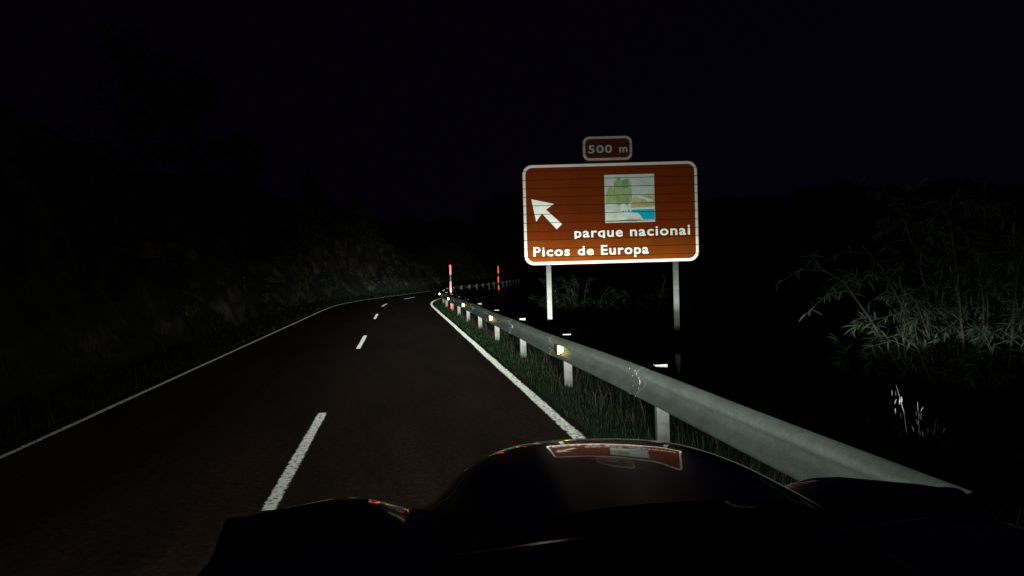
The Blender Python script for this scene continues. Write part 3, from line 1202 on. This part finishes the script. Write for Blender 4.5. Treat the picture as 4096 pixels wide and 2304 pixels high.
def panel(name, us, t_list, y_back, mat, thick=.02):
    """a pressed panel between the nose line and y_back"""
    v, f = [], []
    for u in us:
        yn = nose(u)
        for t in t_list:
            y = yn - t * (yn - y_back)
            v.append(Vector((CXC + u, y, bonnet_z(u, y))) + cinv)
    n_ = len(t_list)
    for i in range(len(us) - 1):
        for k in range(n_ - 1):
            f.append((i * n_ + k, i * n_ + k + 1, (i + 1) * n_ + k + 1, (i + 1) * n_ + k))
    me = mesh_np(name, v, f, True)
    o = obj(name, me, mat, car)
    return o


tl = np.concatenate([np.linspace(0, .12, 22), np.linspace(.13, 1, 44)])
panel('bonnet', np.linspace(-.5199, .5199, 90), tl, 1.62, M['paint'])
panel('fender', np.linspace(-1.05, -.5199, 46), tl, 1.10, M['paint'])
panel('fender', np.linspace(.5199, 1.05, 46), tl, 1.10, M['paint'])
# bonnet support below the shut lines, cowl, nose
bm = bmesh.new()
bm_box(bm, -.93, .93, 1.38 - .9, 2.15 - .9, .62, .90)
bevel_all(bm, .03, 2)
obj('engine_bay', bm_mesh('engine_bay', bm), M['plastic'], car)
bm = bmesh.new()
cw = []
for u in np.linspace(-.515, .515, 24):
    zz = bonnet_z(u, 1.62)
    cw.append([bm.verts.new(Vector((CXC + u, y, zz - dz)) + cinv) for y, dz in ((1.612, .012), (1.55, .028), (1.35, .045), (1.05, .03))])
for i in range(len(cw) - 1):
    for k in range(3):
        bm.faces.new((cw[i][k], cw[i + 1][k], cw[i + 1][k + 1], cw[i][k + 1]))
obj('cowl', bm_mesh('cowl', bm, True), M['plastic'], car)
bm = bmesh.new()
rows = []
for u in np.linspace(-1.05, 1.05, 42):
    yn = nose(u)
    zt = bonnet_z(u, yn)
    rows.append([bm.verts.new(Vector((CXC + u, yn + dy, zz)) + cinv) for dy, zz in ((-.004, zt - .012), (.03, zt - .12), (.055, .72), (.06, .55), (.03, .40), (-.15, .32))])
for i in range(len(rows) - 1):
    for k in range(5):
        bm.faces.new((rows[i][k], rows[i + 1][k], rows[i + 1][k + 1], rows[i][k + 1]))
obj('front_bumper', bm_mesh('front_bumper', bm, True), M['paint'], car)

# wipers lying on the cowl
for x0, y0, x1, y1 in ((.06, 1.46, .56, 1.585), (.72, 1.44, 1.03, 1.50)):
    z0 = z1 = 1.158 + (x0 - CXC) * .02
    bm = bmesh.new()
    n_ = 12
    rows = []
    for k in range(n_ + 1):
        t = k / n_
        c = Vector((x0 + (x1 - x0) * t, y0 + (y1 - y0) * t, z0)) + cinv
        w = .011 - .004 * t
        rows.append([bm.verts.new(c + Vector((0, dy * w, dz_))) for dy, dz_ in ((-1, -.004), (-.85, .0035 + .0008), (.85, .0035 - .0008), (1, -.006))])
    for k in range(n_):
        for j in range(3):
            bm.faces.new((rows[k][j], rows[k][j + 1], rows[k + 1][j + 1], rows[k + 1][j]))
        bm.faces.new((rows[k][3], rows[k][0], rows[k + 1][0], rows[k + 1][3]))
    bm.faces.new(rows[0])
    bm.faces.new(rows[-1][::-1])
    wp = obj('wiper_arm', bm_mesh('wiper_arm', bm), M['chrome'], car)
    bm = bmesh.new()
    tube(bm, [Vector((x0 - .05, y0 - .03, z0 - .012)) + cinv, Vector((x1 - .02, y1 - .03, z1 - .012)) + cinv], [.009, .007], 6)
    obj('wiper_blade', bm_mesh('wiper_blade', bm, True), M['rubber'], wp)


# headlights: housing, lens and the lamp with a dipped beam pattern
def beam_nodes(ld):
    ld.use_nodes = True
    nt = ld.node_tree
    em = next(n for n in nt.nodes if n.type == 'EMISSION')
    tc = nt.nodes.new('ShaderNodeTexCoord')
    sep = nt.nodes.new('ShaderNodeSeparateXYZ')
    nt.links.new(tc.outputs['Normal'], sep.inputs[0])

    def mt(op, a, b=None, c=None, clamp=False):
        n = nt.nodes.new('ShaderNodeMath')
        n.operation = op
        n.use_clamp = clamp
        for i, q in enumerate((a, b, c)):
            if q is None:
                continue
            if isinstance(q, (int, float)):
                n.inputs[i].default_value = q
            else:
                nt.links.new(q, n.inputs[i])
        return n.outputs[0]
    zf = mt('MAXIMUM', mt('MULTIPLY', sep.outputs[2], -1.0), 0.001)
    a = mt('DIVIDE', sep.outputs[0], zf)
    e = mt('DIVIDE', sep.outputs[1], zf)
    e = mt('ADD', e, 0.004)
    below = mt('MINIMUM', e, 0.0)
    above = mt('MAXIMUM', e, 0.0)
    aa = mt('MAXIMUM', a, mt('MULTIPLY', a, -1.6))        # a little less light towards the oncoming lane
    a2 = mt('POWER', mt('DIVIDE', aa, BEAM_A), 2.0)
    e2 = mt('POWER', mt('DIVIDE', mt('ABSOLUTE', below), BEAM_E), 2.0)
    lobe = mt('POWER', mt('ADD', mt('ADD', a2, e2), 1.0), -BEAM_POW)
    lobe = mt('ADD', lobe, 0.0006)
    # above the cut-off only stray light, thinning out upwards
    side = mt('ADD', mt('DIVIDE', mt('MAXIMUM', a, 0.0), BEAM_UPA), mt('POWER', mt('DIVIDE', mt('MAXIMUM', mt('MULTIPLY', a, -1.0), 0.0), BEAM_UPL), 1.7))
    aw = mt('POWER', mt('ADD', mt('POWER', side, 2.0), 1.0), -1.0)
    wide = mt('MULTIPLY', mt('POWER', mt('ADD', mt('POWER', mt('DIVIDE', above, 0.06), 2.0), 1.0), -1.0), 0.10)
    rim = mt('MULTIPLY', mt('EXPONENT', mt('MULTIPLY', mt('POWER', mt('DIVIDE', above, 0.058), 2.0), -1.0)), 0.17)
    stray = mt('ADD', mt('MULTIPLY', mt('ADD', wide, rim), aw), 0.0011)
    mr = nt.nodes.new('ShaderNodeMapRange')
    mr.interpolation_type = 'SMOOTHSTEP'
    mr.inputs[1].default_value = -0.004
    mr.inputs[2].default_value = 0.016
    nt.links.new(e, mr.inputs[0])
    mix = mt('ADD', mt('MULTIPLY', lobe, mt('SUBTRACT', 1.0, mr.outputs[0])), mt('MULTIPLY', stray, mr.outputs[0]))
    nt.links.new(mix, em.inputs['Strength'])
    em.inputs['Color'].default_value = (*BEAM_COLOR, 1)


BEAM_A, BEAM_E, BEAM_POW = 0.12, 0.03, 1.5
BEAM_UPA, BEAM_UPL = 0.36, 0.112
for sx in (-1, 1):
    hx = CXC + sx * .68
    hy = nose(.68) + .10
    bm = bmesh.new()
    bmesh.ops.create_uvsphere(bm, u_segments=20, v_segments=10, radius=1.0, matrix=Matrix.Translation(Vector((hx, hy - .10, LAMP_Z)) + cinv) @ Matrix.Diagonal((.17, .05, .10, 1)))
    hl = obj('headlight', bm_mesh('headlight', bm, True), M['plastic'], car)
    bm = bmesh.new()
    bmesh.ops.create_uvsphere(bm, u_segments=16, v_segments=8, radius=1.0, matrix=Matrix.Translation(Vector((hx, hy - .065, LAMP_Z)) + cinv) @ Matrix.Diagonal((.085, .03, .07, 1)))
    obj('lens', bm_mesh('lens', bm, True), M['lens'], hl)
    ld = bpy.data.lights.new('headlamp', 'SPOT')
    ld.energy = BEAM_POWER
    ld.spot_size = R(178)
    ld.spot_blend = 0.05
    ld.shadow_soft_size = 0.03
    lo_ = bpy.data.objects.new('headlamp', ld)
    COL.objects.link(lo_)
    lo_.location = (hx, hy + .03, LAMP_Z)
    lo_.rotation_euler = (R(90), 0, 0)
    beam_nodes(ld)
